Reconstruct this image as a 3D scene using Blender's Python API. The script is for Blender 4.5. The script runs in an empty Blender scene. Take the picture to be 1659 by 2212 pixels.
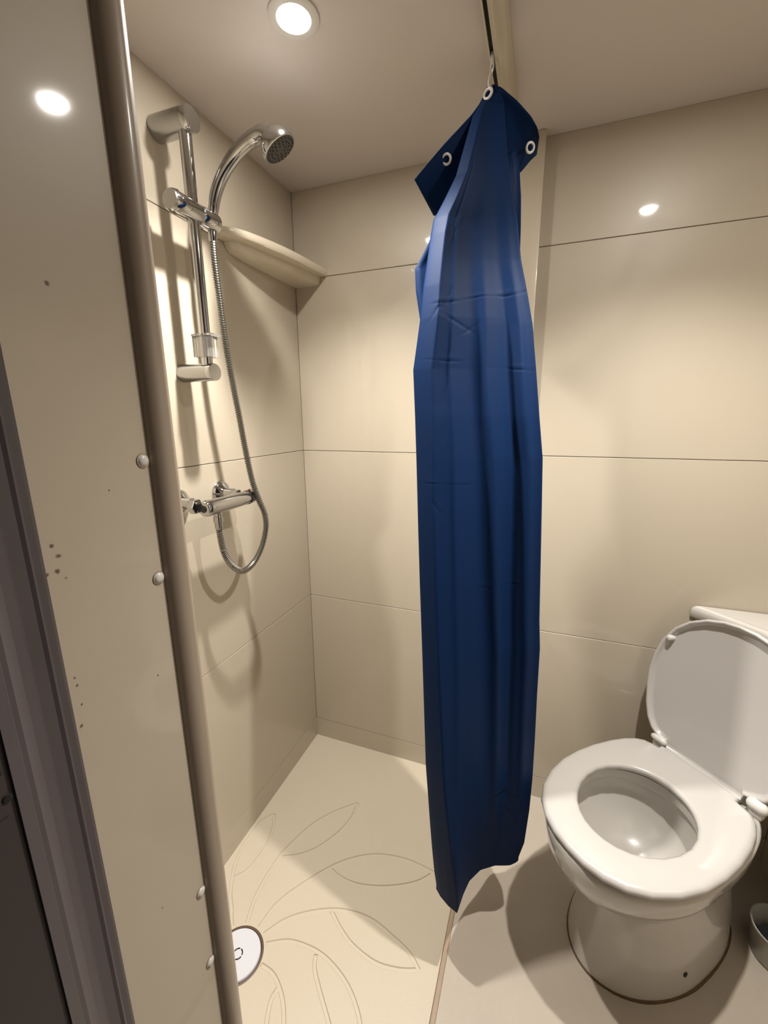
import bpy, bmesh, math, random
from mathutils import Vector, Matrix
random.seed(4)
C = bpy.context.scene.collection
S = bpy.context.scene
PI = math.pi
H = 2.1                                   # ceiling height

# ------------------------------------------------------------------ camera
cam_d = bpy.data.cameras.new('camera'); cam = bpy.data.objects.new('camera', cam_d); C.objects.link(cam)
cam_d.sensor_fit = 'HORIZONTAL'; cam_d.sensor_width = 36.0; cam_d.lens = 36.0 * 901.64 / 1659
cam_d.clip_start = 0.01
yaw, pitch, roll = -0.357055, -0.2240326, -0.0069045
cy, sy, cp, sp = math.cos(yaw), math.sin(yaw), math.cos(pitch), math.sin(pitch)
d = Vector((sy * cp, cy * cp, sp)); r0 = Vector((cy, -sy, 0)); u0 = r0.cross(d)
r = r0 * math.cos(roll) + u0 * math.sin(roll); u = -r0 * math.sin(roll) + u0 * math.cos(roll)
M = Matrix((( r.x, u.x, -d.x, 0.83857), (r.y, u.y, -d.y, -1.38306), (r.z, u.z, -d.z, 1.37167), (0, 0, 0, 1)))
cam.matrix_world = M
S.camera = cam

# ------------------------------------------------------------------ world, exposure
w = bpy.data.worlds.new('world'); S.world = w; w.use_nodes = True
bg = w.node_tree.nodes['Background']; bg.inputs[0].default_value = (0.62, 0.60, 0.80, 1); bg.inputs[1].default_value = 0.035
S.view_settings.view_transform = 'Standard'; S.view_settings.look = 'None'
S.view_settings.gamma = 1.0; S.view_settings.use_curve_mapping = False
S.view_settings.exposure = 0.0
GLOW_W = 3.6; BEAM_W = 88.0; BEAM_DEG = 118; LIGHT_COL = (1.0, 0.955, 0.885); LAMP_D = 0.036   # lamp: wide glow plus reflector beam
LIGHTS = [(0.350, -0.537), (1.143, -0.557)]

# ------------------------------------------------------------------ helpers
def tag(o, label=None, cat=None, group=None, kind=None):
    if label: o['label'] = label
    if cat: o['category'] = cat
    if group: o['group'] = group
    if kind: o['kind'] = kind
    return o
def empty(name, loc=(0, 0, 0), rz=0):
    o = bpy.data.objects.new(name, None); C.objects.link(o); o.location = loc; o.rotation_euler = (0, 0, rz)
    o.empty_display_size = 0.05
    return o
def obj(name, bm, mat, parent=None, smooth=True, angle=40):
    bmesh.ops.remove_doubles(bm, verts=bm.verts, dist=1e-6)
    bmesh.ops.recalc_face_normals(bm, faces=bm.faces)
    me = bpy.data.meshes.new(name); bm.to_mesh(me); bm.free()
    me.materials.append(mat)
    if smooth:
        for p in me.polygons: p.use_smooth = True
        me.set_sharp_from_angle(angle=math.radians(angle))
    o = bpy.data.objects.new(name, me); C.objects.link(o)
    if parent: o.parent = parent
    return o
def add_box(bm, x0, x1, y0, y1, z0, z1, bev=0, seg=2):
    b = bmesh.new(); bmesh.ops.create_cube(b, size=1)
    for v in b.verts: v.co = Vector(((x0 + x1) / 2 + v.co.x * (x1 - x0), (y0 + y1) / 2 + v.co.y * (y1 - y0), (z0 + z1) / 2 + v.co.z * (z1 - z0)))
    if bev: bmesh.ops.bevel(b, geom=b.edges[:], offset=bev, segments=seg, affect='EDGES', profile=0.5)
    me = bpy.data.meshes.new('t'); b.to_mesh(me); b.free(); bm.from_mesh(me); bpy.data.meshes.remove(me)
def box(*a, **k):
    bm = bmesh.new(); add_box(bm, *a, **k); return bm
def add_loft(bm, rings, cap0=True, cap1=True, closed=True):
    rows = [[bm.verts.new(p) for p in ring] for ring in rings]
    n = len(rows[0])
    for i in range(len(rows) - 1):
        for j in range(n if closed else n - 1):
            k = (j + 1) % n
            bm.faces.new((rows[i][j], rows[i][k], rows[i + 1][k], rows[i + 1][j]))
    if cap0: bm.faces.new(rows[0][::-1])
    if cap1: bm.faces.new(rows[-1])
    return rows
def frame_of(t, ref=None):
    t = t.normalized()
    up = ref if ref is not None else (Vector((0, 0, 1)) if abs(t.z) < 0.9 else Vector((1, 0, 0)))
    a = t.cross(up).normalized(); b = a.cross(t).normalized()
    return a, b
def catmull(pts, n):
    P = [Vector(p) for p in pts]; P = [P[0] * 2 - P[1]] + P + [P[-1] * 2 - P[-2]]
    out = []
    for i in range(1, len(P) - 2):
        for k in range(n):
            t = k / n
            out.append(0.5 * ((2 * P[i]) + (P[i + 1] - P[i - 1]) * t + (2 * P[i - 1] - 5 * P[i] + 4 * P[i + 1] - P[i + 2]) * t * t
                              + (3 * P[i] - P[i - 1] - 3 * P[i + 1] + P[i + 2]) * t ** 3))
    out.append(P[-2].copy()); return out
def add_tube(bm, pts, rad, seg=16, caps=True):
    pts = [Vector(p) for p in pts]; rings = []; a = None
    for i, p in enumerate(pts):
        t = (pts[min(i + 1, len(pts) - 1)] - pts[max(i - 1, 0)])
        if t.length < 1e-9: t = Vector((0, 0, 1))
        t.normalize()
        if a is None: a, b = frame_of(t)
        else:
            a = (a - t * a.dot(t)).normalized(); b = a.cross(t).normalized()
        rr = rad[i] if isinstance(rad, (list, tuple)) else rad
        rings.append([p + (a * math.cos(q) + b * math.sin(q)) * rr for q in [2 * PI * k / seg for k in range(seg)]])
    add_loft(bm, rings, caps, caps)
def add_lathe(bm, prof, origin, axis, seg=32):
    """prof: list of (distance along axis, radius)"""
    o = Vector(origin); t = Vector(axis).normalized(); a, b = frame_of(t)
    rings = [[o + t * h + (a * math.cos(q) + b * math.sin(q)) * max(rr, 1e-5) for q in [2 * PI * k / seg for k in range(seg)]] for h, rr in prof]
    add_loft(bm, rings, True, True)
def add_torus(bm, c, axis, R, rr, seg=28, ms=10, sx=1.0):
    a, b = frame_of(Vector(axis)); n = Vector(axis).normalized(); c = Vector(c); rows = []
    for i in range(seg):
        q = 2 * PI * i / seg; dr = a * math.cos(q) * sx + b * math.sin(q)
        rows.append([bm.verts.new(c + dr * (R + rr * math.cos(2 * PI * k / ms)) + n * rr * math.sin(2 * PI * k / ms)) for k in range(ms)])
    for i in range(seg):
        for k in range(ms):
            i2, k2 = (i + 1) % seg, (k + 1) % ms
            bm.faces.new((rows[i][k], rows[i2][k], rows[i2][k2], rows[i][k2]))
def add_prism(bm, poly, z0, z1):
    add_loft(bm, [[Vector((x, y, z0)) for x, y in poly], [Vector((x, y, z1)) for x, y in poly]])
def interp(tab, x):
    if x <= tab[0][0]: return tab[0][1]
    for (a, fa), (b, fb) in zip(tab, tab[1:]):
        if x <= b: return fa + (fb - fa) * (x - a) / (b - a)
    return tab[-1][1]
def sstep(t): t = min(max(t, 0), 1); return t * t * (3 - 2 * t)

# ------------------------------------------------------------------ materials
def mat(name, col, rough=0.5, metal=0.0, coat=0.0, coat_rough=0.04, bump=0.0, bscale=200.0, vary=0.0, vscale=6.0, sheen=0.0, trans=0.0, spec=0.5, spots=None, spot_col=(0.1, 0.07, 0.04), aniso=None):
    m = bpy.data.materials.new(name); m.use_nodes = True; nt = m.node_tree; N = nt.nodes; L = nt.links
    p = N['Principled BSDF']
    p.inputs['Base Color'].default_value = (*col, 1); p.inputs['Roughness'].default_value = rough; p.inputs['Metallic'].default_value = metal
    p.inputs['Coat Weight'].default_value = coat; p.inputs['Coat Roughness'].default_value = coat_rough
    p.inputs['Sheen Weight'].default_value = sheen; p.inputs['Transmission Weight'].default_value = trans
    p.inputs['Specular IOR Level'].default_value = spec
    tc = N.new('ShaderNodeTexCoord'); cur = None
    if vary:
        n = N.new('ShaderNodeTexNoise'); n.inputs['Scale'].default_value = vscale; n.inputs['Detail'].default_value = 4
        L.new(tc.outputs['Object'], n.inputs['Vector'])
        mx = N.new('ShaderNodeMix'); mx.data_type = 'RGBA'
        mx.inputs['A'].default_value = (*[c * (1 - vary) for c in col], 1); mx.inputs['B'].default_value = (*[min(c * (1 + vary), 1) for c in col], 1)
        L.new(n.outputs['Fac'], mx.inputs['Factor']); cur = mx.outputs['Result']; L.new(cur, p.inputs['Base Color'])
    if spots:
        nz = N.new('ShaderNodeTexNoise'); nz.inputs['Scale'].default_value = 180; nz.inputs['Detail'].default_value = 3
        L.new(tc.outputs['Object'], nz.inputs['Vector'])
        acc = None
        for (x, y, z, rr) in spots:
            vm = N.new('ShaderNodeVectorMath'); vm.operation = 'DISTANCE'; vm.inputs[1].default_value = (x, y, z); L.new(tc.outputs['Object'], vm.inputs[0])
            ad = N.new('ShaderNodeMath'); ad.operation = 'MULTIPLY_ADD'; ad.inputs[1].default_value = -rr * 2.2; L.new(nz.outputs['Fac'], ad.inputs[0]); L.new(vm.outputs['Value'], ad.inputs[2])
            mr = N.new('ShaderNodeMapRange'); mr.inputs['From Min'].default_value = -rr * 0.7; mr.inputs['From Max'].default_value = rr * 0.05 
            mr.inputs['To Min'].default_value = 1; mr.inputs['To Max'].default_value = 0; L.new(ad.outputs[0], mr.inputs['Value'])
            if acc is None: acc = mr.outputs[0]
            else:
                mm = N.new('ShaderNodeMath'); mm.operation = 'MAXIMUM'; L.new(acc, mm.inputs[0]); L.new(mr.outputs[0], mm.inputs[1]); acc = mm.outputs[0]
        mx2 = N.new('ShaderNodeMix'); mx2.data_type = 'RGBA'; mx2.inputs['A'].default_value = (*col, 1)
        if cur: L.new(cur, mx2.inputs['A'])
        mx2.inputs['B'].default_value = (*spot_col, 1); L.new(acc, mx2.inputs['Factor']); L.new(mx2.outputs['Result'], p.inputs['Base Color'])
    if bump:
        n2 = N.new('ShaderNodeTexNoise'); n2.inputs['Scale'].default_value = bscale; n2.inputs['Detail'].default_value = 3
        L.new(tc.outputs['Object'], n2.inputs['Vector'])
        b = N.new('ShaderNodeBump'); b.inputs['Strength'].default_value = bump; b.inputs['Distance'].default_value = 0.001
        L.new(n2.outputs['Fac'], b.inputs['Height']); L.new(b.outputs['Normal'], p.inputs['Normal'])
    return m
def emis(name, col, strength):
    m = bpy.data.materials.new(name); m.use_nodes = True; p = m.node_tree.nodes['Principled BSDF']
    p.inputs['Base Color'].default_value = (0.9, 0.9, 0.9, 1); p.inputs['Emission Color'].default_value = (*col, 1); p.inputs['Emission Strength'].default_value = strength
    return m
WALLC = (0.49, 0.43, 0.34)
m_wall = mat('cream_gloss_panel', WALLC, 0.42, coat=0.55, coat_rough=0.05, vary=0.025, vscale=3)
m_panel = mat('cream_satin_panel', (0.48, 0.415, 0.325), 0.45, coat=0.5, coat_rough=0.06, vary=0.04, vscale=5,
    spots=[(0, -1.112, 1.487, .0026), (0, -1.147, 1.259, .002), (0, -1.143, 1.248, .0022), (0, -1.146, 1.234, .0026), (0, -1.140, 1.225, .0016),
           (0, -1.155, 1.233, .0022), (0, -1.149, 1.124, .0016), (0, -1.148, 1.115, .0014), (0, -1.151, 1.071, .002), (0, -1.147, 1.093, .0012), (0, -1.085, 1.30, .0010), (0, -1.10, .76, .0014), (0, -1.06, 1.07, .0012)])
m_joint = mat('joint_sealant', (0.26, 0.20, 0.14), 0.7)
m_edge = mat('beige_edge_capping', (0.33, 0.265, 0.205), 0.40, coat=0.3, coat_rough=0.15)
m_strip = mat('cream_cover_strip', (0.55, 0.48, 0.37), 0.35, coat=0.3, coat_rough=0.1)
m_ceil = mat('ceiling_paint', (0.60, 0.55, 0.51), 0.45, coat=0.25, coat_rough=0.22, bump=0.05, bscale=350)
m_tray = mat('cream_acrylic_tray', (0.53, 0.465, 0.365), 0.42, bump=0.35, bscale=420, vary=0.015, vscale=10)
m_floor = mat('beige_vinyl_floor', (0.43, 0.375, 0.31), 0.42, bump=0.3, bscale=300, vary=0.05, vscale=14)
m_seal = mat('brown_edge_seal', (0.33, 0.245, 0.17), 0.5, vary=0.2, vscale=30)
m_chrome = mat('chrome', (0.50, 0.50, 0.50), 0.07, metal=1.0)
m_satin = mat('satin_metal', (0.42, 0.42, 0.41), 0.25, metal=1.0)
m_hose = mat('metal_hose', (0.30, 0.29, 0.265), 0.33, metal=1.0)
m_black = mat('black_plastic', (0.012, 0.012, 0.013), 0.35)
m_nozzle = mat('grey_nozzle_face', (0.05, 0.047, 0.042), 0.45)
m_clear = mat('clear_acrylic', (0.97, 0.97, 0.97), 0.08, trans=0.92)
m_red = mat('red_dot', (0.7, 0.02, 0.02), 0.4)
m_white = mat('white_plastic', (0.66, 0.64, 0.61), 0.3, coat=0.3)
m_ceramic = mat('white_ceramic', (0.53, 0.505, 0.47), 0.25, coat=0.8, coat_rough=0.03)
m_seat = mat('white_seat_plastic', (0.50, 0.48, 0.46), 0.28, coat=0.5, coat_rough=0.06)
m_stain = mat('dirty_sealant', (0.10, 0.055, 0.025), 0.6, vary=0.6, vscale=40)
m_dark = mat('dark_hole', (0.006, 0.006, 0.006), 0.6)
m_water = mat('water', (0.9, 0.93, 0.95), 0.02, trans=1.0)
m_frame = mat('grey_painted_frame', (0.08, 0.066, 0.072), 0.5, vary=0.1, vscale=25)
m_jamb = mat('grey_jamb', (0.045, 0.036, 0.036), 0.55)
m_shelf = mat('cream_shelf_plastic', (0.66, 0.58, 0.46), 0.3, coat=0.4, coat_rough=0.08)
m_ring = mat('dark_brown_ring', (0.10, 0.055, 0.035), 0.45)
m_pot = mat('shaded_white_plastic', (0.36, 0.35, 0.31), 0.35, coat=0.2)  # white pot plastic, greyed to put the shadow on it into the colour
m_drain = mat('drain_cover_white', (0.62, 0.63, 0.68), 0.22, coat=0.4)
m_hall = mat('hall_wall', (0.40, 0.38, 0.40), 0.7)
def cloth_mat():
    m = mat('navy_polyester', (0.0026, 0.0165, 0.064), 0.55, sheen=0.0, spec=0.10); nt = m.node_tree; N = nt.nodes; L = nt.links; p = N['Principled BSDF']
    p.inputs['Sheen Tint'].default_value = (0.25, 0.45, 1, 1); p.inputs['Sheen Roughness'].default_value = 0.4
    tc = N.new('ShaderNodeTexCoord'); bs = []
    for dr, sc in (('X', 900), ('Z', 900)):
        wv = N.new('ShaderNodeTexWave'); wv.bands_direction = dr; wv.inputs['Scale'].default_value = sc; L.new(tc.outputs['Object'], wv.inputs['Vector']); bs.append(wv.outputs['Fac'])
    a = N.new('ShaderNodeMath'); a.operation = 'ADD'; L.new(bs[0], a.inputs[0]); L.new(bs[1], a.inputs[1])
    b = N.new('ShaderNodeBump'); b.inputs['Strength'].default_value = 0.06; b.inputs['Distance'].default_value = 0.0005
    L.new(a.outputs[0], b.inputs['Height']); L.new(b.outputs['Normal'], p.inputs['Normal'])
    tr = N.new('ShaderNodeBsdfTranslucent'); tr.inputs['Color'].default_value = (0.01, 0.05, 0.2, 1)
    mx = N.new('ShaderNodeMixShader'); mx.inputs[0].default_value = 0.03; out = N['Material Output']
    L.new(p.outputs[0], mx.inputs[1]); L.new(tr.outputs[0], mx.inputs[2]); L.new(mx.outputs[0], out.inputs['Surface'])
    return m
m_cloth = cloth_mat()

# ------------------------------------------------------------------ room shell
XR = 1.58; YF = -1.16; YN = -1.0; XP = 0.426
JZ = [0.0, 0.0862, 0.6661, 1.2509, 1.8348, H]
G = 0.0009
def wall(name, backing, panels):
    root = tag(obj(name, box(*backing), m_joint, smooth=False), kind='structure')
    for a in panels:
        obj('panel', box(*a, bev=0.0009, seg=1), m_wall, root, smooth=False)
    return root
T = 0.008
zs = [(JZ[i] + G, JZ[i + 1] - (G if i < 4 else 0)) for i in range(1, 5)]
wall('wall_left', (-0.06, -0.0 - T, YN - 0.15, 0.06, -0.02, H + 0.02), [(-T, 0, YN, -0.0006, a, b) for a, b in zs])
wall('wall_back', (-0.06, XR + 0.06, T, 0.06, -0.02, H + 0.02), [(0, 0.7895, 0, T, a, b) for a, b in zs] + [(0.7905, XR, 0, T, a, b) for a, b in zs])
wall('wall_right', (XR + T, XR + 0.06, YF - 0.14, 0.0, -0.02, H + 0.02), [(XR, XR + T, YF, -0.001, a, b) for a, b in zs])
tag(obj('baseboard_left', box(-T, 0.0004, YN, 0, 0, JZ[1] - G * .4), m_wall, smooth=False), kind='structure')
tag(obj('baseboard_back', box(0.0006, XR, -0.0004, T, 0, JZ[1] - G * .4), m_wall, smooth=False), kind='structure')
tag(obj('baseboard_right', box(XR - 0.0004, XR + T, YF, -0.002, 0, JZ[1] - G * .4), m_wall, smooth=False), kind='structure')
tag(obj('ceiling', box(-0.06, XR + 0.06, YF - 0.14, 0.06, H, H + 0.06), m_ceil, smooth=False), kind='structure')
tag(obj('floor', box(0.704, XR + 0.06, -2.3, 0.02, -0.05, 0), m_floor, smooth=False), kind='structure')
tag(obj('trim_1', box(0.700, 0.795, -0.037, -0.0005, 0, H, bev=0.003), m_strip), kind='structure')
tag(obj('trim_2', box(0.692, 0.7045, -1.16, -0.0385, -0.02, 0.0035, bev=0.0025), m_seal), kind='structure')
# partition between shower and door: solid wall with a board on the side that faces the room
tag(obj('wall_near', box(-0.06, XP - 0.008, YF + 0.002, YN + 0.0, -0.02, H), m_wall, smooth=False), kind='structure')
wp = tag(obj('wall_partition', box(-0.006, 0.0, YF + 0.0, YN - 0.02, 0, H, bev=0.0008), m_panel, smooth=False), kind='structure'); wp.location = (XP, 0, 0)
# rounded edge capping and its flange, held by domed screws
bm = bmesh.new()
poly = [(0.412, -1.0), (0.412, -1.0335)]
cx, cyy, rx, ry = 0.424, -1.0165, 0.0170, 0.0175
for k in range(25):
    q = math.radians(-92 + 187 * k / 24); poly.append((cx + rx * math.cos(q), cyy + ry * math.sin(q)))
add_prism(bm, poly, 0, H - 0.0005)
cap = tag(obj('trim_3', bm, m_edge, angle=30), kind='structure')
for z in (1.326, 1.188, 0.708, 0.572):
    b2 = bmesh.new(); add_lathe(b2, [(-0.001, 0.0078), (0.0008, 0.0078), (0.0008, 0.0066), (0.002, 0.0060), (0.0032, 0.0042), (0.0037, 0.002), (0.0038, 0)], (0.4262, -1.0415, z), (1, 0, 0), 24)
    obj('screw_cap', b2, m_white, cap)
    b2 = bmesh.new(); add_torus(b2, (0.4266, -1.0415, z), (1, 0, 0), 0.0075, 0.0007, 24, 6); obj('screw_rim', b2, m_seal, cap)
# door frame: stepped moulding, then the jamb
prof = [(0.405, -1.160), (0.434, -1.160), (0.437, -1.164), (0.437, -1.170), (0.446, -1.1745), (0.4475, -1.177), (0.446, -1.180), (0.446, -1.190), (0.453, -1.197), (0.457, -1.206),
        (0.463, -1.208), (0.474, -1.212), (0.484, -1.2235), (0.490, -1.226), (0.4905, -1.230), (0.497, -1.233), (0.500, -1.2425), (0.405, -1.2425)]
bm = bmesh.new(); add_prism(bm, prof, 0, 2.08)
dr = tag(obj('door_1', bm, m_frame, angle=25), kind='structure')
obj('jamb', box(0.40, 0.4975, -1.62, -1.2426, 0, 2.08), m_jamb, dr, smooth=False)
sp_ = obj('strike_plate', box(0.4975, 0.4995, -1.275, -1.247, 1.095, 1.175, bev=0.0006), m_jamb, dr, smooth=False)
obj('latch_hole', box(0.4993, 0.4999, -1.266, -1.2475, 1.128, 1.160), m_dark, dr, smooth=False)
b2 = bmesh.new(); add_lathe(b2, [(0, 0.0035), (0.0012, 0.003), (0.0014, 0)], (0.4993, -1.2475, 1.108), (1, 0, 0), 12); obj('screw', b2, m_dark, dr)
tag(obj('door_2', box(1.22, 1.27, -1.24, YF, 0, 2.08, bev=0.003), m_frame), kind='structure')
tag(obj('wall_front', box(1.27, XR + 0.06, -1.26, YF, 0, H), m_wall, smooth=False), kind='structure')
tag(obj('trim_4', box(0.43, 1.27, -1.24, YF, 2.08, H), m_frame, smooth=False), kind='structure')

# ------------------------------------------------------------------ shower tray with moulded leaf pattern
bm = box(-0.005, 0.691, YN, -0.0, -0.045, 0.0)
tray = obj('shower_tray', bm, m_tray, smooth=False)
stems = [
 [(0.132,-0.716),(0.110,-0.692),(0.100,-0.679),(0.072,-0.651),(0.040,-0.600),(0.022,-0.555),(0.014,-0.495),(0.018,-0.432),(0.044,-0.391)],
 [(0.166,-0.694),(0.150,-0.645),(0.144,-0.590),(0.145,-0.541),(0.153,-0.484),(0.188,-0.387),(0.239,-0.314),(0.306,-0.250)],
 [(0.204,-0.692),(0.218,-0.623),(0.265,-0.547),(0.322,-0.476),(0.380,-0.428),(0.447,-0.395),(0.535,-0.380),(0.624,-0.387)],
 [(0.226,-0.700),(0.266,-0.648),(0.329,-0.605),(0.403,-0.575),(0.485,-0.568),(0.560,-0.586),(0.611,-0.604),(0.643,-0.628)],
 [(0.245,-0.716),(0.294,-0.691),(0.346,-0.683),(0.403,-0.686),(0.466,-0.707),(0.511,-0.736),(0.545,-0.775),(0.560,-0.825),(0.562,-0.868)],
 [(0.259,-0.757),(0.300,-0.763),(0.342,-0.789),(0.374,-0.828),(0.392,-0.872),(0.398,-0.925)],
 [(0.205,-0.828),(0.222,-0.855),(0.232,-0.890),(0.234,-0.930),(0.226,-0.970)]]
backs = [
 [(0.044,-0.391),(0.066,-0.425),(0.084,-0.480),(0.085,-0.535),(0.076,-0.580),(0.052,-0.612)],
 [(0.306,-0.250),(0.309,-0.308),(0.290,-0.372),(0.250,-0.440),(0.205,-0.482),(0.156,-0.508)],
 [(0.624,-0.387),(0.581,-0.431),(0.507,-0.472),(0.426,-0.497),(0.365,-0.499),(0.313,-0.486)],
 [(0.643,-0.628),(0.592,-0.645),(0.531,-0.652),(0.461,-0.638),(0.416,-0.616),(0.374,-0.588)],
 [(0.562,-0.868),(0.525,-0.840),(0.470,-0.790),(0.420,-0.745),(0.391,-0.715),(0.381,-0.690)],
 [(0.398,-0.925),(0.365,-0.885),(0.338,-0.845),(0.323,-0.805),(0.327,-0.778)],
 [(0.226,-0.970),(0.205,-0.935),(0.200,-0.900),(0.215,-0.852)]]
def cutter(pts, closed_h=0.004):
    P = catmull([(x, y, 0) for x, y in pts], 7); bm = bmesh.new(); rings = []
    for i, p in enumerate(P):
        t = (P[min(i + 1, len(P) - 1)] - P[max(i - 1, 0)]).normalized(); n = Vector((-t.y, t.x, 0))
        rings.append([p + n * a + Vector((0, 0, z)) for a, z in ((-0.0064, 0.0035), (0.0064, 0.0035), (0.0056, 0.0002), (0.0036, -0.0027), (-0.0036, -0.0027), (-0.0056, 0.0002))])
    add_loft(bm, rings); bmesh.ops.recalc_face_normals(bm, faces=bm.faces)
    me = bpy.data.meshes.new('c'); bm.to_mesh(me); bm.free(); o = bpy.data.objects.new('cutter', me); C.objects.link(o); return o
def boolean(target, cut):
    md = target.modifiers.new('b', 'BOOLEAN'); md.operation = 'DIFFERENCE'; md.solver = 'EXACT'; md.object = cut
    dg = bpy.context.evaluated_depsgraph_get(); dg.update()
    me = bpy.data.meshes.new_from_object(target.evaluated_get(dg)); target.modifiers.clear(); old = target.data; target.data = me
    bpy.data.meshes.remove(old); m_ = cut.data; bpy.data.objects.remove(cut); bpy.data.meshes.remove(m_)
for s_ in stems + backs: boolean(tray, cutter(s_))
bm = bmesh.new(); add_lathe(bm, [(-0.012, 0.0655), (0.01, 0.0655)], (0.19, -0.762, 0), (0, 0, 1), 64)
bmesh.ops.recalc_face_normals(bm, faces=bm.faces)
me = bpy.data.meshes.new('c'); bm.to_mesh(me); bm.free(); co = bpy.data.objects.new('cutter', me); C.objects.link(co); boolean(tray, co)
tray.data.materials.clear(); tray.data.materials.append(m_tray)
for p in tray.data.polygons: p.use_smooth = False; p.material_index = 0
tag(tray, 'cream shower tray with long curved leaf outlines moulded around its drain', 'shower tray')
dn = tag(empty('shower_drain', (0.19, -0.762, -0.012)), 'round drain with white cover and dark ring set in the tray', 'drain')
bm = bmesh.new(); add_lathe(bm, [(0.0, 0.0652), (0.0125, 0.0652), (0.0132, 0.0635), (0.0128, 0.060), (0.0, 0.060)], (0, 0, 0), (0, 0, 1), 64); obj('outer_ring', bm, m_ring, dn)
bm = bmesh.new(); add_lathe(bm, [(0.002, 0.058), (0.014, 0.058), (0.0158, 0.0565), (0.0164, 0.030), (0.0164, 0.0)], (0, 0, 0), (0, 0, 1), 64); obj('cover', bm, m_drain, dn)
bm = bmesh.new()
for k in range(4):
    a0 = math.radians(8 + 90 * k); 
    ring = [[Vector((rr * math.cos(a0 + math.radians(74) * j / 10), rr * math.sin(a0 + math.radians(74) * j / 10), z)) for j in range(11)] for rr, z in ((0.0100, 0.0168), (0.0132, 0.0168))]
    add_loft(bm, ring, False, False, closed=False)
obj('slots', bm, m_dark, dn)

# ------------------------------------------------------------------ downlights
def downlight(x, y, label):
    t = tag(empty('downlight', (x, y, H)), label, 'ceiling light')
    bm = bmesh.new(); add_lathe(bm, [(0.0, 0.0475), (-0.003, 0.0475), (-0.0055, 0.043), (-0.0045, 0.032), (-0.001, 0.029), (-0.0005, 0.029)], (0, 0, 0), (0, 0, 1), 48); obj('trim_ring', bm, m_white, t)
    bm = bmesh.new(); add_lathe(bm, [(-0.0012, 0.0285), (-0.0040, 0.0270), (-0.0055, 0.018), (-0.006, 0.0)], (0, 0, 0), (0, 0, 1), 32); obj('lamp_lens', bm, emis('lamp_glow', (1.0, 0.93, 0.84), 60), t)
    ld = bpy.data.lights.new('reflector_beam', 'SPOT'); ld.energy = BEAM_W; ld.color = LIGHT_COL; ld.spot_size = math.radians(BEAM_DEG); ld.spot_blend = 0.95; ld.shadow_soft_size = LAMP_D / 2
    lo = bpy.data.objects.new('reflector_beam', ld); C.objects.link(lo); lo.parent = t; lo.location = (0, 0, -0.026)
    ld = bpy.data.lights.new('downlight_beam', 'AREA'); ld.energy = GLOW_W; ld.color = LIGHT_COL; ld.shape = 'DISK'; ld.size = LAMP_D
    lo = bpy.data.objects.new('downlight_beam', ld); C.objects.link(lo); lo.parent = t; lo.location = (0, 0, -0.0065)
downlight(*LIGHTS[0], 'round recessed ceiling light above the shower tray')
downlight(*LIGHTS[1], 'round recessed ceiling light above the toilet, seen reflected in the wall')

# ------------------------------------------------------------------ curtain track
bm = bmesh.new()
tp = [(0.6835, H), (0.6835, 2.082), (0.6865, 2.080), (0.6865, 2.094), (0.6945, 2.094), (0.6945, 2.080), (0.700, 2.079), (0.7035, 2.0755), (0.711, 2.0745), (0.7185, 2.0765), (0.7225, 2.082), (0.7235, 2.089), (0.728, 2.093), (0.728, H)]
add_loft(bm, [[Vector((x, yy, z)) for x, z in tp] for yy in (-0.0375, YF + 0.0)])
tr = obj('curtain_track', bm, m_strip, angle=30)
tag(tr, 'cream curtain track fixed to the ceiling with a dark slot', 'curtain track')
obj('slot', box(0.6866, 0.6944, YF + 0.001, -0.05, 2.087, 2.0935), m_dark, tr, smooth=False)  # black strip painting the shade inside the track's groove

# ------------------------------------------------------------------ shower curtain
Lt = [(0.209, 0.6691, -0.569), (0.254, 0.6626, -0.566), (0.384, 0.6485, -0.558), (0.509, 0.6347, -0.549), (0.545, 0.6308, -0.546), (0.664, 0.6223, -0.534), (0.837, 0.6094, -0.516), (1.004, 0.5969, -0.5), (1.112, 0.5892, -0.489), (1.27, 0.5786, -0.473), (1.372, 0.5713, -0.463), (1.472, 0.5626, -0.451), (1.528, 0.5684, -0.444), (1.578, 0.5734, -0.438), (1.644, 0.5761, -0.425), (1.735, 0.5825, -0.403), (1.784, 0.5879, -0.392), (1.824, 0.6091, -0.383), (1.868, 0.6295, -0.372), (1.984, 0.6571, -0.348), (2.028, 0.6823, -0.339)]
Rt = [(0.208, 0.8612, -0.42), (0.259, 0.8722, -0.419), (0.366, 0.8779, -0.417), (0.466, 0.879, -0.416), (0.576, 0.877, -0.414), (0.706, 0.8733, -0.412), (0.829, 0.8709, -0.409), (0.899, 0.8648, -0.405), (1.057, 0.8565, -0.397), (1.165, 0.8507, -0.392), (1.279, 0.8443, -0.386), (1.37, 0.831, -0.382), (1.468, 0.8173, -0.374), (1.564, 0.803, -0.366), (1.622, 0.7896, -0.362), (1.697, 0.7704, -0.355), (1.771, 0.759, -0.35), (1.835, 0.7427, -0.346), (1.907, 0.729, -0.342), (2.004, 0.7165, -0.335), (2.044, 0.6958, -0.333)]
hem = [(0,-.565),(.07,-.578),(.19,-.592),(.31,-.600),(.345,-.555),(.395,-.517),(.516,-.480),(.70,-.455),(.83,-.446),(.90,-.440),(.97,-.428),(1,-.42)]
def gau(s, c, w_): return math.exp(-((s - c) / w_) ** 2)
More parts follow.
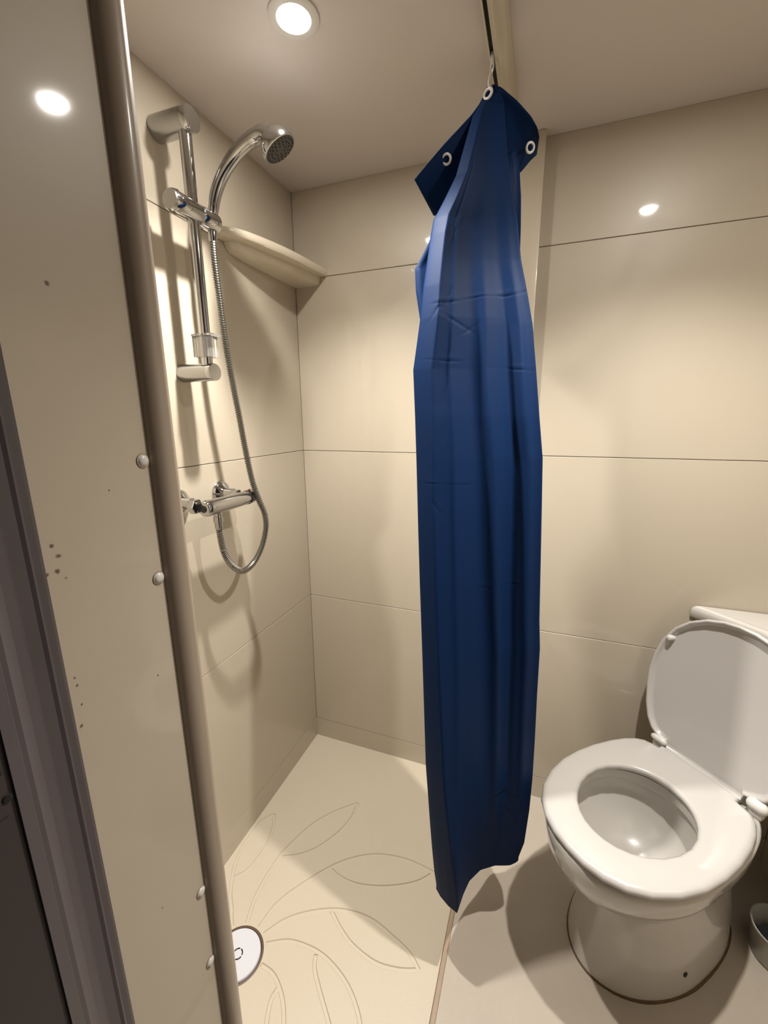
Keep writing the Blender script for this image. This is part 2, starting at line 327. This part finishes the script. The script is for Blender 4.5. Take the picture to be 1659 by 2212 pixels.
def front_y(s, z):
    yl = interp([(a, c) for a, b, c in Lt], z); yr = interp([(a, c) for a, b, c in Rt], z)
    y = yl + (yr - yl) * s
    A = interp([(.2, .085), (.5, .066), (.8, .052), (1.1, .042), (1.4, .032), (1.75, .028), (2.0, .008), (2.04, 0)], z)
    cr = interp([(.2, .30), (.5, .22), (.8, .18), (1.2, .16), (1.75, .20), (2.0, .3)], z)
    ridge = (s / cr) ** 0.9 if s < cr else ((1 - s) / (1 - cr)) ** 2.2
    f = interp([(0, .4), (.5, .9), (.9, 1.1), (1.35, 1.0), (1.55, .55), (1.7, .1), (1.85, 0)], z)
    y -= A * ridge
    dft = .03 * math.sin(z * 3.0)
    y += f * (0.010 * gau(s, .50 + dft, .08) - 0.008 * gau(s, .63 + dft, .05) + 0.013 * gau(s, .75 - dft * .6, .055) - 0.010 * gau(s, .89, .045) - .004 * gau(s, .33, .035))
    hb = interp(hem, s); k = sstep((0.50 - z) / 0.31)
    return y * (1 - k) + hb * k
def crease(s, x, z):
    # sharp packing folds pressed into the cloth
    o = 0
    for zc, s0, s1, a, tilt in ((1.605, .12, .98, .0035, .03), (1.49, .12, .4, .0030, .0), (1.475, .72, 1, .0025, -.02), (1.225, .10, .42, .003, .0), (.985, .5, 1, .0015, 0), (.46, .50, .95, .005, -.10), (.44, .55, .9, .004, -.25), (.445, .5, .8, .003, -.02)):
        if s0 - .05 < s < s1 + .05:
            e = sstep((s - s0 + .05) / .06) * sstep((s1 + .05 - s) / .06); dz = z - zc - tilt * (s - s0)
            o += .30 * a * e * (.6 + .4 * math.sin(s * 23 + zc * 9)) * (math.exp(-((dz - .003 * math.sin(s * 11 + zc * 5)) / .0020) ** 2) - .5 * math.exp(-((dz - .005) / .005) ** 2))
    # vertical packing crease beside the left ridge
    o -= .0022 * math.exp(-((s - .315) / .008) ** 2) * sstep((z - .9) / .3) * sstep((1.95 - z) / .2)
    # short slanting puckers
    for sc, zc, l, an, a in ((.20, 1.60, .06, .9, .003), (.36, 1.565, .05, -.5, .003), (.25, 1.20, .05, 1.2, .0022), (.17, 1.18, .05, -1.0, .0022), (.46, 1.555, .04, .6, .0022), (.30, 1.75, .06, 1.1, .002), (.26, 1.42, .05, 1.3, .002)):
        du = (s - sc) * .26; dv = z - zc; p_ = du * math.cos(an) + dv * math.sin(an); q_ = -du * math.sin(an) + dv * math.cos(an)
        o += .45 * a * math.exp(-(p_ / l * 1.8) ** 2 - (q_ / .003) ** 2)
    return o
bm = bmesh.new(); rings = []; NZ = 1000; NF = 84; NB = 36
for i in range(NZ + 1):
    z = 0.195 + (2.033 - 0.195) * i / NZ
    xl = interp([(a, b) for a, b, c in Lt], z); xr = interp([(a, b) for a, b, c in Rt], z)
    ring = []
    for j in range(NF + 1):
        s = j / NF; ring.append(Vector((xl + (xr - xl) * s, front_y(s, z) + crease(s, 0, z), z)))
    dep = interp([(.2, .15), (.5, .15), (1.3, .14), (1.8, .07), (2.0, .008), (2.04, .003)], z)
    for j in range(1, NB):
        s = 1 - j / NB; k = math.sin(PI * s) ** .6
        yl, yr = front_y(0, z), front_y(1, z)
        ring.append(Vector((xl + (xr - xl) * (0.5 + (s - 0.5) * (1 - .05 * k)), yl + (yr - yl) * s + dep * k + .008 * math.sin(s * 19 + z) * k, z)))
    rings.append(ring)
add_loft(bm, rings, False, False)
def patch(bm, top, bot, yT, yB, n=28, m=18, wav=.004):
    rows = []
    for i in range(n + 1):
        t = i / n; a = interp2(top, t); b = interp2(bot, t); row = []
        for j in range(m + 1):
            q = j / m; y = (yT[0] + (yT[1] - yT[0]) * t) * (1 - q) + (yB[0] + (yB[1] - yB[0]) * t) * q
            row.append(bm.verts.new((a[0] + (b[0] - a[0]) * q, y + wav * math.sin(t * 7 + q * 4) * q, a[1] + (b[1] - a[1]) * q)))
        rows.append(row)
    for i in range(n):
        for j in range(m): bm.faces.new((rows[i][j], rows[i + 1][j], rows[i + 1][j + 1], rows[i][j + 1]))
def interp2(pts, t):
    k = t * (len(pts) - 1); i = min(int(k), len(pts) - 2); f = k - i
    return (pts[i][0] + (pts[i + 1][0] - pts[i][0]) * f, pts[i][1] + (pts[i + 1][1] - pts[i][1]) * f)
patch(bm, [(.690,2.034),(.655,1.986),(.600,1.935),(.540,1.874)], [(.690,1.88),(.665,1.855),(.625,1.835),(.565,1.830)], (-.334,-.380), (-.27,-.300))
patch(bm, [(.692,2.04),(.709,2.038),(.741,2.015),(.770,1.988),(.783,1.972),(.788,1.960)], [(.690,1.87),(.706,1.885),(.732,1.908),(.750,1.925),(.768,1.945),(.782,1.958)], (-.332,-.270), (-.25,-.205))
patch(bm, [(.62,1.84),(.582,1.798),(.574,1.754),(.542,1.699),(.545,1.652),(.556,1.596),(.575,1.48)], [(.74,1.93),(.752,1.90),(.759,1.84),(.762,1.78),(.764,1.70),(.765,1.64),(.765,1.56)], (-.365,-.385), (-.30,-.29), 40, 16, .006)
cur = obj('shower_curtain', bm, m_cloth, angle=180)
md = cur.modifiers.new('thick', 'SOLIDIFY'); md.thickness = 0.0009; md.offset = 0
tag(cur, 'dark blue fabric shower curtain bunched up and hanging from one ceiling hook', 'shower curtain')
for (p_, ax, sx) in (((.6035, -.3520, 1.9135), (.15, -.9, -.55), 1), ((.7700, -.2640, 1.947), (.55, -.8, -.3), .75), ((.6860, -.3475, 2.016), (-.45, -.9, .1), .6)):
    bm = bmesh.new(); add_torus(bm, p_, ax, 0.0088, 0.0026); obj('grommet', bm, m_white, cur)
hk = tag(empty('curtain_hook', (0.6905, -0.3385, 2.084)), 'small white plastic curtain hook hanging from the ceiling track slot', 'hook')
bm = box(-.0030, .0030, -.008, .008, -.010, .004, bev=.0012); obj('glider', bm, m_white, hk)
bm = bmesh.new(); add_torus(bm, (0, 0, -0.019), (.8, .6, 0), 0.009, 0.0018, 24, 8, .6); obj('ring', bm, m_white, hk)
bm = bmesh.new(); add_tube(bm, catmull([(0, 0, -.026), (-.0035, -.004, -.034), (-.005, -.006, -.046), (-.0035, -.003, -.058), (.0, .001, -.060), (.001, .003, -.050)], 6), .0016, 8); obj('hook', bm, m_white, hk)

# ------------------------------------------------------------------ corner shelf
out = catmull([(0.001, -0.402, 0), (0.022, -0.4, 0), (0.042, -0.386, 0), (0.064, -0.352, 0), (0.088, -0.275, 0), (0.106, -0.19, 0), (0.117, -0.09, 0), (0.124, -0.02, 0), (0.125, -0.001, 0)], 6)
low = catmull([(0.001, -0.356, 0), (0.022, -0.352, 0), (0.040, -0.335, 0), (0.056, -0.268, 0), (0.074, -0.17, 0), (0.090, -0.08, 0), (0.098, -0.02, 0), (0.099, -0.001, 0)], 6)
def sring(line, f, z): return [Vector((max(p.x * f, .001), min(p.y * f, -.001), z)) for p in line] + [Vector((0.001, -0.001, z))]
bm = bmesh.new(); add_loft(bm, [sring(out, .93, 1.8335), sring(out, .975, 1.8338), sring(out, .995, 1.838), sring(out, 1, 1.845), sring(out, .995, 1.852), sring(out, .98, 1.8555), sring(out, .94, 1.8555), sring(out, .91, 1.850)])
shf = obj('corner_shelf', bm, m_shelf, angle=50)
tag(shf, 'cream plastic corner shelf in the top of the shower corner', 'shelf')
bm = bmesh.new(); add_loft(bm, [sring(low, .80, 1.808), sring(low, .95, 1.812), sring(low, .985, 1.820), sring(low, 1, 1.8334)]); obj('bracket', bm, m_shelf, shf, angle=50)

# ------------------------------------------------------------------ shower rail
RX, RY = 0.078, -0.545
rail = tag(empty('shower_rail', (0, RY, 1.48)), 'chrome vertical riser rail fixed to the left shower wall', 'shower rail')
def rel(o, x, y, z): return (x - o.location.x, y - o.location.y, z - o.location.z)
bm = bmesh.new(); add_tube(bm, [rel(rail, RX, RY, 1.475), rel(rail, RX, RY, 1.7), rel(rail, RX, RY, 1.99)], .0130, 28); obj('pole', bm, m_chrome, rail)
for z, rr in ((1.988, .0245), (1.4785, .0205)):
    bm = bmesh.new(); add_lathe(bm, [(0.0005, rr * 1.02), (0.012, rr * 1.03), (0.06, rr), (0.084, rr * .98)], rel(rail, 0, RY, z), (1, 0, 0), 40); b_ = obj('bracket', bm, m_satin, rail); 
    bm = bmesh.new(); add_lathe(bm, [(0.0845, rr * .98), (0.097, rr * .99), (0.1005, rr * .93), (0.101, 0)], rel(rail, 0, RY, z), (1, 0, 0), 40); obj('end_cap', bm, m_chrome, b_)
# clear soap holder clip around the pole
bm = bmesh.new()
def rr_ring(cx_, cy_, hx, hy, rc, z, n=5):
    o_ = []
    for qx, qy, a0 in ((1, 1, 0), (-1, 1, 90), (-1, -1, 180), (1, -1, 270)):
        for k in range(n + 1):
            a = math.radians(a0 + 90 * k / n); o_.append(Vector((cx_ + qx * (hx - rc) + rc * math.cos(a), cy_ + qy * (hy - rc) + rc * math.sin(a), z)))
    return o_
ro = rel(rail, RX, RY, 1.512)
O = [rr_ring(ro[0], ro[1], .024, .019, .006, ro[2] + z) for z in (0, .046)]; I = [rr_ring(ro[0], ro[1], .0145, .0145, .0135, ro[2] + z) for z in (.046, 0)]
add_loft(bm, [O[0], O[1], I[0], I[1], O[0]], False, False)
clip = obj('clear_clip', bm, m_clear, rail); clip['label'] = 'clear plastic clip'
bm = bmesh.new(); add_loft(bm, [rr_ring(ro[0] + .006, ro[1], .030, .021, .006, ro[2] + z) for z in (.046, .050)]); obj('clip_lip', bm, m_clear, rail)
# slider with the hand shower cradle
sl = bmesh.new(); sz = 1.8165
add_lathe(sl, [(0, .0205), (.002, .0218), (.075, .0218), (.077, .0205), (.079, .0218), (.128, .0218), (.130, .0195), (.1305, 0)], rel(rail, RX + .002, -0.608, sz), (0, 1, 0), 40)
sld = obj('slider', sl, m_chrome, rail)
bm = bmesh.new(); add_lathe(bm, [(-.003, 0), (-.0028, .019), (0, .0205)], rel(rail, RX + .002, -0.608, sz), (0, 1, 0), 36); k_ = obj('slider_button', bm, m_satin, sld)
bm = bmesh.new(); add_lathe(bm, [(0, .007), (.008, .007), (.0095, .005), (.010, 0)], rel(rail, RX - .004, -0.585, sz + .019), (0, 0, 1), 20); obj('slider_knob', bm, m_chrome, sld)

# ------------------------------------------------------------------ hand shower
hs = tag(empty('hand_shower', (RX + .004, -0.492, 1.79)), 'chrome hand shower with curved handle and round dark spray face', 'shower head')
path = catmull([(.083, -.492, 1.792), (.084, -.490, 1.825), (.092, -.485, 1.870), (.112, -.479, 1.911), (.146, -.474, 1.946), (.186, -.473, 1.967), (.222, -.4735, 1.972), (.249, -.472, 1.958)], 7)
n_ = len(path); rad = [interp([(0, .0095), (.16, .0095), (.19, .0125), (.30, .0135), (.6, .0145), (.8, .0165), (.92, .020), (1, .022)], i / (n_ - 1)) for i in range(n_)]
bm = bmesh.new(); add_tube(bm, [rel(hs, *p) for p in path], rad, 24)
obj('handle', bm, m_chrome, hs)
nn = Vector((.49, .24, -.84)).normalized(); hc = Vector((.259, -.468, 1.944))
bm = bmesh.new(); add_lathe(bm, [(-.036, 0), (-.0355, .010), (-.032, .020), (-.025, .029), (-.012, .0365), (-.002, .0395), (.004, .0392), (.005, .0365)], rel(hs, *hc), nn, 44); obj('head', bm, m_chrome, hs)
bm = bmesh.new(); add_lathe(bm, [(.0035, .0362), (.0062, .0355), (.0066, .026), (.0060, .024), (.0068, .020), (.0068, 0)], rel(hs, *hc), nn, 40); fc = obj('spray_face', bm, m_nozzle, hs)
bm = bmesh.new(); a_, b_ = frame_of(nn)
for rr, c_ in ((.031, 22), (.022, 14), (.013, 8)):
    for k in range(c_):
        q = 2 * PI * k / c_; add_lathe(bm, [(.006, .0014), (.0085, .0010), (.0086, 0)], Vector(rel(hs, *hc)) + (a_ * math.cos(q) + b_ * math.sin(q)) * rr, nn, 8)
obj('nozzles', bm, m_black, fc)['kind'] = 'stuff'

# ------------------------------------------------------------------ hose
hp = [(.084, -.494, 1.791), (.0855, -.497, 1.737), (.087, -.493, 1.648), (.089, -.488, 1.554), (.091, -.476, 1.456), (.093, -.464, 1.375), (.096, -.454, 1.29), (.1, -.440, 1.201), (.107, -.424, 1.141), (.113, -.414, 1.106), (.113, -.412, 1.064), (.108, -.430, 1.012), (.1, -.462, .972), (.095, -.503, .961), (.088, -.538, .99), (.083, -.556, 1.034), (.08, -.5605, 1.085), (.08, -.5605, 1.102)]
P = catmull(hp, 40)
# resample evenly, alternating radius for the ribs
L_ = [0]
for a, b in zip(P, P[1:]): L_.append(L_[-1] + (b - a).length)
pts, rad, i = [], [], 0; pitch_ = 0.00135; k = 0; s_ = 0
while s_ < L_[-1]:
    while L_[i + 1] < s_: i += 1
    f = (s_ - L_[i]) / max(L_[i + 1] - L_[i], 1e-9); pts.append(P[i].lerp(P[i + 1], f)); rad.append((.0060, .0086, .0086, .0060)[k % 4]); k += 1; s_ += pitch_
hose = empty('shower_hose', hp[-1]); tag(hose, 'ribbed metal hose looping from the hand shower down to the mixer valve', 'shower hose')
bm = bmesh.new(); add_tube(bm, [rel(hose, *p) for p in pts], rad, 12); obj('ribbed_hose', bm, m_hose, hose, angle=60)
bm = bmesh.new(); add_lathe(bm, [(0, .0092), (.004, .0098), (.022, .0102), (.0225, .0085), (.03, .0080)], rel(hose, *hp[0])[0:2] + (hp[0][2] - hp[-1][2] - .018,), (0, 0, 1), 20); obj('ferrule', bm, m_chrome, hose)

# ------------------------------------------------------------------ mixer valve
vx, vz = .080, 1.155
vv = tag(empty('mixer_valve', (0, -.53, vz)), 'chrome bar mixer valve on the left shower wall', 'mixer valve')
def V(x, y, z): return rel(vv, x, y, z)
bm = bmesh.new(); add_lathe(bm, [(0, .019), (.004, .0205), (.014, .0205), (.0145, .0195), (.050, .0200), (.112, .0195), (.152, .0185)], V(vx, -.600, vz), (0, 1, 0), 40); obj('body', bm, m_chrome, vv)
bm = bmesh.new(); add_lathe(bm, [(-.006, 0), (-.006, .0165), (-.004, .0185), (0, .019)], V(vx, -.600, vz), (0, 1, 0), 36); ec = obj('end_cap', bm, m_chrome, vv)
bm = bmesh.new(); add_lathe(bm, [(-.0078, 0), (-.0076, .0088), (-.005, .009)], V(vx, -.600, vz), (0, 1, 0), 24); obj('cap_centre', bm, m_black, ec)
bm = bmesh.new(); add_lathe(bm, [(0, .0185), (.001, .0195), (.008, .0195), (.009, .018)], V(vx, -.448, vz), (0, 1, 0), 36); obj('collar', bm, m_black, vv)
bm = bmesh.new(); prof_ = []
rings = []
for h_, rr in ((0, .018), (.004, .0195), (.018, .0190), (.026, .0175), (.0275, .012), (.028, .0005)):
    rings.append([Vector(V(vx + math.cos(q) * rr * (1 + .07 * math.cos(3 * q)), -.439 + h_, vz + math.sin(q) * rr * (1 + .07 * math.cos(3 * q)))) for q in [2 * PI * k / 36 for k in range(36)]])
add_loft(bm, rings); kn = obj('handle', bm, m_chrome, vv)
bm = bmesh.new(); add_lathe(bm, [(.016, .0048), (.0208, .0046), (.021, 0)], V(vx, -.428, vz), (.75, -.3, .55), 16); obj('handle_button', bm, m_black, kn)
bm = bmesh.new(); add_lathe(bm, [(.015, .003), (.0222, .0028), (.0224, 0)], V(vx, -.433, vz), (.1, 0, 1), 12); obj('red_mark', bm, m_red, kn)
for y in (-.605, -.455):
    bm = bmesh.new(); add_lathe(bm, [(.0005, .0335), (.004, .0335), (.010, .029), (.018, .018), (.021, .0145), (.045, .014)], V(0, y, 1.166), (1, 0, 0), 40); es = obj('wall_flange', bm, m_chrome, vv)
    bm = bmesh.new(); add_lathe(bm, [(.043, .0175), (.045, .019), (.060, .019), (.062, .0175)], V(0, y, 1.160), (1, 0, 0), 6); obj('hex_nut', bm, m_chrome, vv, smooth=False)
    bm = bmesh.new(); add_lathe(bm, [(.058, .013), (.078, .013)], V(0, y + (.012 if y < -.5 else -.006), 1.157), (1, 0, 0), 24); obj('inlet', bm, m_chrome, vv)
bm = bmesh.new(); add_lathe(bm, [(0, .0105), (.014, .0105), (.0145, .0122), (.030, .0122), (.031, .0105), (.046, .0098), (.050, .0085)], V(.08, -.5605, vz - .012), (0, 0, -1), 28); obj('outlet', bm, m_chrome, vv)

# ------------------------------------------------------------------ toilet
wc = tag(empty('toilet', (1.1787, -0.3302, 0), math.radians(225)), 'white ceramic toilet set diagonally in the corner with its lid up', 'toilet')
def egg(cx_, lf, lb, hw, z, nb=2.0, N=64, nf=2.0, sy_=0.0):
    o_ = []
    for k in range(N):
        q = 2 * PI * k / N; c_, s_ = math.cos(q), math.sin(q); e = nf if c_ >= 0 else nb
        o_.append(Vector((cx_ + (lf if c_ >= 0 else lb) * math.copysign(abs(c_) ** (2 / e), c_), sy_ + hw * math.copysign(abs(s_) ** (2 / e), s_), z)))
    return o_
bm = bmesh.new()
outer = [egg(-.025, .232, .26, .147, .000, 2.6), egg(-.025, .230, .26, .145, .012, 2.6), egg(-.03, .226, .26, .138, .06, 2.6), egg(-.03, .216, .25, .127, .14, 2.6), egg(-.02, .206, .26, .122, .21, 2.6),
         egg(-.008, .214, .27, .128, .26, 2.6), egg(.012, .224, .29, .140, .29, 2.7), egg(.030, .226, .295, .146, .309, 2.7), egg(.036, .229, .30, .149, .314, 2.8), egg(.048, .237, .30, .159, .319, 2.8), egg(.058, .240, .30, .166, .333, 2.8), egg(.068, .240, .30, .174, .358, 3.0),
         egg(.074, .240, .30, .180, .395, 3.0), egg(.074, .240, .30, .181, .415, 3.0), egg(.074, .234, .296, .176, .4205, 3.0)]
inner = [egg(.082, .160, .150, .142, .4205), egg(.082, .150, .140, .132, .417), egg(.082, .148, .138, .130, .395), egg(.082, .163, .153, .145, .388), egg(.082, .168, .158, .150, .372), egg(.082, .160, .150, .143, .345),
         egg(.080, .140, .138, .125, .310), egg(.078, .115, .120, .103, .280), egg(.090, .085, .090, .075, .255), egg(.105, .058, .055, .050, .235), egg(.110, .045, .040, .038, .20), egg(.110, .040, .036, .034, .16)]
add_loft(bm, outer + inner, True, True)
add_box(bm, -.33, -.13, -.115, .115, .335, .4195, bev=.02, seg=3)
obj('bowl', bm, m_ceramic, wc, angle=60)
bm = bmesh.new(); add_loft(bm, [egg(.110, .0445, .039, .0375, .196), egg(.110, .0448, .0395, .0378, .199)]); obj('water', bm, m_water, wc)
bm = bmesh.new(); NR = 64
ra = egg(-.025, .232, .26, .147, 0, 2.6); rings = []
for k in range(64):
    p = ra[k]; wv = .0008 + .0007 * math.sin(k * .9) + (.0018 if 4 < k < 26 else 0); n_ = Vector((p.x + .025, p.y, 0)).normalized(); rings.append([p + n_ * (-.002), p + n_ * (.0018 + wv), p + n_ * (.0010 + wv * .5) + Vector((0, 0, .0035)), p + n_ * (-.003) + Vector((0, 0, .0045))])
rows = [[bm.verts.new(q) for q in rg] for rg in rings]
for k in range(64):
    for j in range(3): bm.faces.new((rows[k][j], rows[(k + 1) % 64][j], rows[(k + 1) % 64][j + 1], rows[k][j + 1]))
obj('base_sealant', bm, m_stain, wc)['label'] = 'dirty brown sealant line around the foot'
# side bolt hole (camera side) : local y positive side
bm = bmesh.new(); add_lathe(bm, [(-.004, .0062), (.0012, .0062), (.0014, 0)], (.024, .1352, .052), (.10, .98, .12), 16); obj('bolt_hole', bm, m_dark, wc)
# seat: ring with rounded edges
def seat_out(off, z):
    pts = []
    half = [(.315, 0), (.312, .04), (.300, .078), (.276, .115), (.240, .145), (.190, .169), (.130, .184), (.070, .188), (.010, .185), (-.050, .176), (-.095, .164), (-.125, .150), (-.143, .134), (-.150, .115), (-.1505, .098), (-.168, .096), (-.170, .06), (-.170, 0)]
    full = half + [(x, -y) for x, y in half[-2:0:-1]]
    n = len(full)
    for k in range(n):
        p, q = Vector(full[k - 1]), Vector(full[(k + 1) % n]); t = (q - p).normalized(); nn_ = Vector((t.y, -t.x))
        if nn_.dot(Vector(full[k]) - Vector((.05, 0))) < 0: nn_ = -nn_
        pts.append(Vector((full[k][0] + nn_.x * off, full[k][1] + nn_.y * off, z)))
    return pts
SN = len(seat_out(0, 0))
def seat_in(off, z):
    o_ = []
    for k in range(SN):
        q = Vector(seat_out(0, 0)[k][:2]) - Vector((.082, 0)); a = math.atan2(q.y, q.x); c_, s_ = math.cos(a), math.sin(a)
        A, B = (.146 if c_ > 0 else .128) + off, .1185 + off; rr = 1 / math.sqrt((c_ / A) ** 2 + (s_ / B) ** 2); o_.append(Vector((.082 + rr * c_, rr * s_, z)))
    return o_
bm = bmesh.new(); zt = .4455
rg = [seat_out(-.008, zt - .0190), seat_out(-.001, zt - .0150), seat_out(0, zt - .010), seat_out(-.002, zt - .005), seat_out(-.007, zt - .0012), seat_out(-.014, zt), seat_in(.012, zt), seat_in(.006, zt - .001), seat_in(.001, zt - .005), seat_in(0, zt - .010), seat_in(.004, zt - .018), seat_out(-.008, zt - .0190)]
add_loft(bm, rg, False, False)
st = obj('seat', bm, m_seat, wc, angle=60)
for y in (-.12, .12):
    for x in (.21, -.06):
        b2 = box(x - .012, x + .012, y - .008, y + .008, .4202, .4268, bev=.002); obj('seat_bumper', b2, m_white, st)
# lid, open
th = math.radians(9); LO = Vector((-.172, 0, .4475)); WV = Vector((-math.sin(th), 0, math.cos(th))); DV = Vector((math.cos(th), 0, math.sin(th)))
def lid_ring(sc, off, dpt):
    half = [(-.018, 0), (-.018, .096), (.004, .100), (.008, .122), (.020, .140), (.045, .157), (.085, .171), (.140, .181), (.190, .185), (.240, .181), (.290, .168), (.335, .144), (.368, .112), (.390, .075), (.402, .035), (.405, 0)]
    full = half + [(x, -y) for x, y in half[-2:0:-1]]; n = len(full); pts = []
    for k in range(n):
        p, q = Vector(full[k - 1]), Vector(full[(k + 1) % n]); t = (q - p).normalized(); nn_ = Vector((t.y, -t.x))
        if nn_.dot(Vector(full[k]) - Vector((.18, 0))) < 0: nn_ = -nn_
        a, b = full[k][0] + nn_.x * off, full[k][1] + nn_.y * off
        pts.append(LO + WV * a + Vector((0, b, 0)) + DV * dpt)
    return pts
bm = bmesh.new()
add_loft(bm, [lid_ring(1, -.012, -.020), lid_ring(1, -.004, -.0175), lid_ring(1, 0, -.012), lid_ring(1, 0, -.003), lid_ring(1, -.002, 0), lid_ring(1, -.006, .0002), lid_ring(1, -.0085, -.003), lid_ring(1, -.012, -.0125), lid_ring(1, -.018, -.0140)])
ld_ = obj('lid', bm, m_seat, wc, angle=60)
for b in (-.150, .150):
    bm = bmesh.new(); add_lathe(bm, [(-.014, .0095), (-.002, .0085), (.004, .0065), (.0055, .003), (.0058, 0)], LO + WV * .300 + Vector((0, b, 0)), DV, 20); obj('lid_bumper', bm, m_white, ld_)
for b, hr in ((-.110, .0095), (.128, .0145)):
    bm = bmesh.new(); a0 = LO + Vector((.000, b - .022, .002)); a1 = LO + Vector((.000, b + .022, .002))
    add_tube(bm, [a0, a0.lerp(a1, .08), a0.lerp(a1, .25), a0.lerp(a1, .75), a0.lerp(a1, .92), a1], [hr * .3, hr * .75, hr, hr, hr * .75, hr * .3], 20)
    add_box(bm, LO.x - .016, LO.x + .006, b - .014, b + .014, .418, .448, bev=.004)
    obj('hinge', bm, m_white, wc)
# cistern, wedge shaped, pushed into the corner (built in world axes, then moved into the toilet's frame)
iw = (Matrix.Translation(wc.location) @ Matrix.Rotation(math.radians(225), 4, 'Z')).inverted()
def roundpoly(poly, rc, n=6):
    o_ = []
    for k in range(len(poly)):
        p0, p1, p2 = Vector(poly[k - 1]), Vector(poly[k]), Vector(poly[(k + 1) % len(poly)])
        a = p1 + (p0 - p1).normalized() * rc[k]; b = p1 + (p2 - p1).normalized() * rc[k]
        for i in range(n + 1):
            t = i / n; o_.append((a * (1 - t) + p1 * t) * (1 - t) + (p1 * (1 - t) + b * t) * t)
    return o_
def tank_ring(g, z):
    P_ = [(1.576, -.004), (1.300 - g, -.004), (1.322 - g * .7, -.020 - g * .5), (1.556 - g * .3, -.262 - g * .7), (1.576, -.275 - g)]
    return [iw @ Vector((p.x, p.y, z)) for p in roundpoly(P_, [.002, .006, .012, .02, .01])]
bm = bmesh.new(); add_loft(bm, [tank_ring(-.02, .42), tank_ring(-.008, .47), tank_ring(0, .60), tank_ring(0, .790)]); obj('cistern', bm, m_ceramic, wc, angle=60)
bm = bmesh.new(); add_loft(bm, [tank_ring(.010, .789), tank_ring(.015, .794), tank_ring(.015, .812), tank_ring(.012, .820), tank_ring(.004, .825), tank_ring(-.006, .8262)]); tl = obj('cistern_lid', bm, m_ceramic, wc, angle=60)
bm = bmesh.new(); bc = iw @ Vector((1.47, -.10, .826)); add_lathe(bm, [(-.001, .026), (.003, .026), (.0045, .023), (.005, 0)], bc, (0, 0, 1), 32); obj('flush_button', bm, m_chrome, tl)

# ------------------------------------------------------------------ round pot beside the toilet
pot = tag(empty('brush_pot', (1.503, -.285, 0)), 'small round off-white open pot on the floor to the right of the toilet', 'pot')
bm = bmesh.new(); add_lathe(bm, [(.0005, .050), (.004, .053), (.080, .0605), (.087, .0635), (.090, .0630), (.090, .0595), (.084, .0570), (.010, .048), (.010, 0)], (0, 0, 0), (0, 0, 1), 44); obj('body', bm, m_pot, pot)
bm = bmesh.new(); add_lathe(bm, [(.0102, .047), (.030, .0495), (.050, .042), (.056, .020), (.058, 0)], (0, 0, 0), (0, 0, 1), 32); obj('dark_fill', bm, m_black, pot)  # black mound that fills the bottom of the pot
bm = bmesh.new(); add_lathe(bm, [(.055, .012), (.072, .012), (.078, .009), (.079, 0)], (-.006, -.010, 0), (0, 0, 1), 20); obj('knob', bm, m_satin, pot)
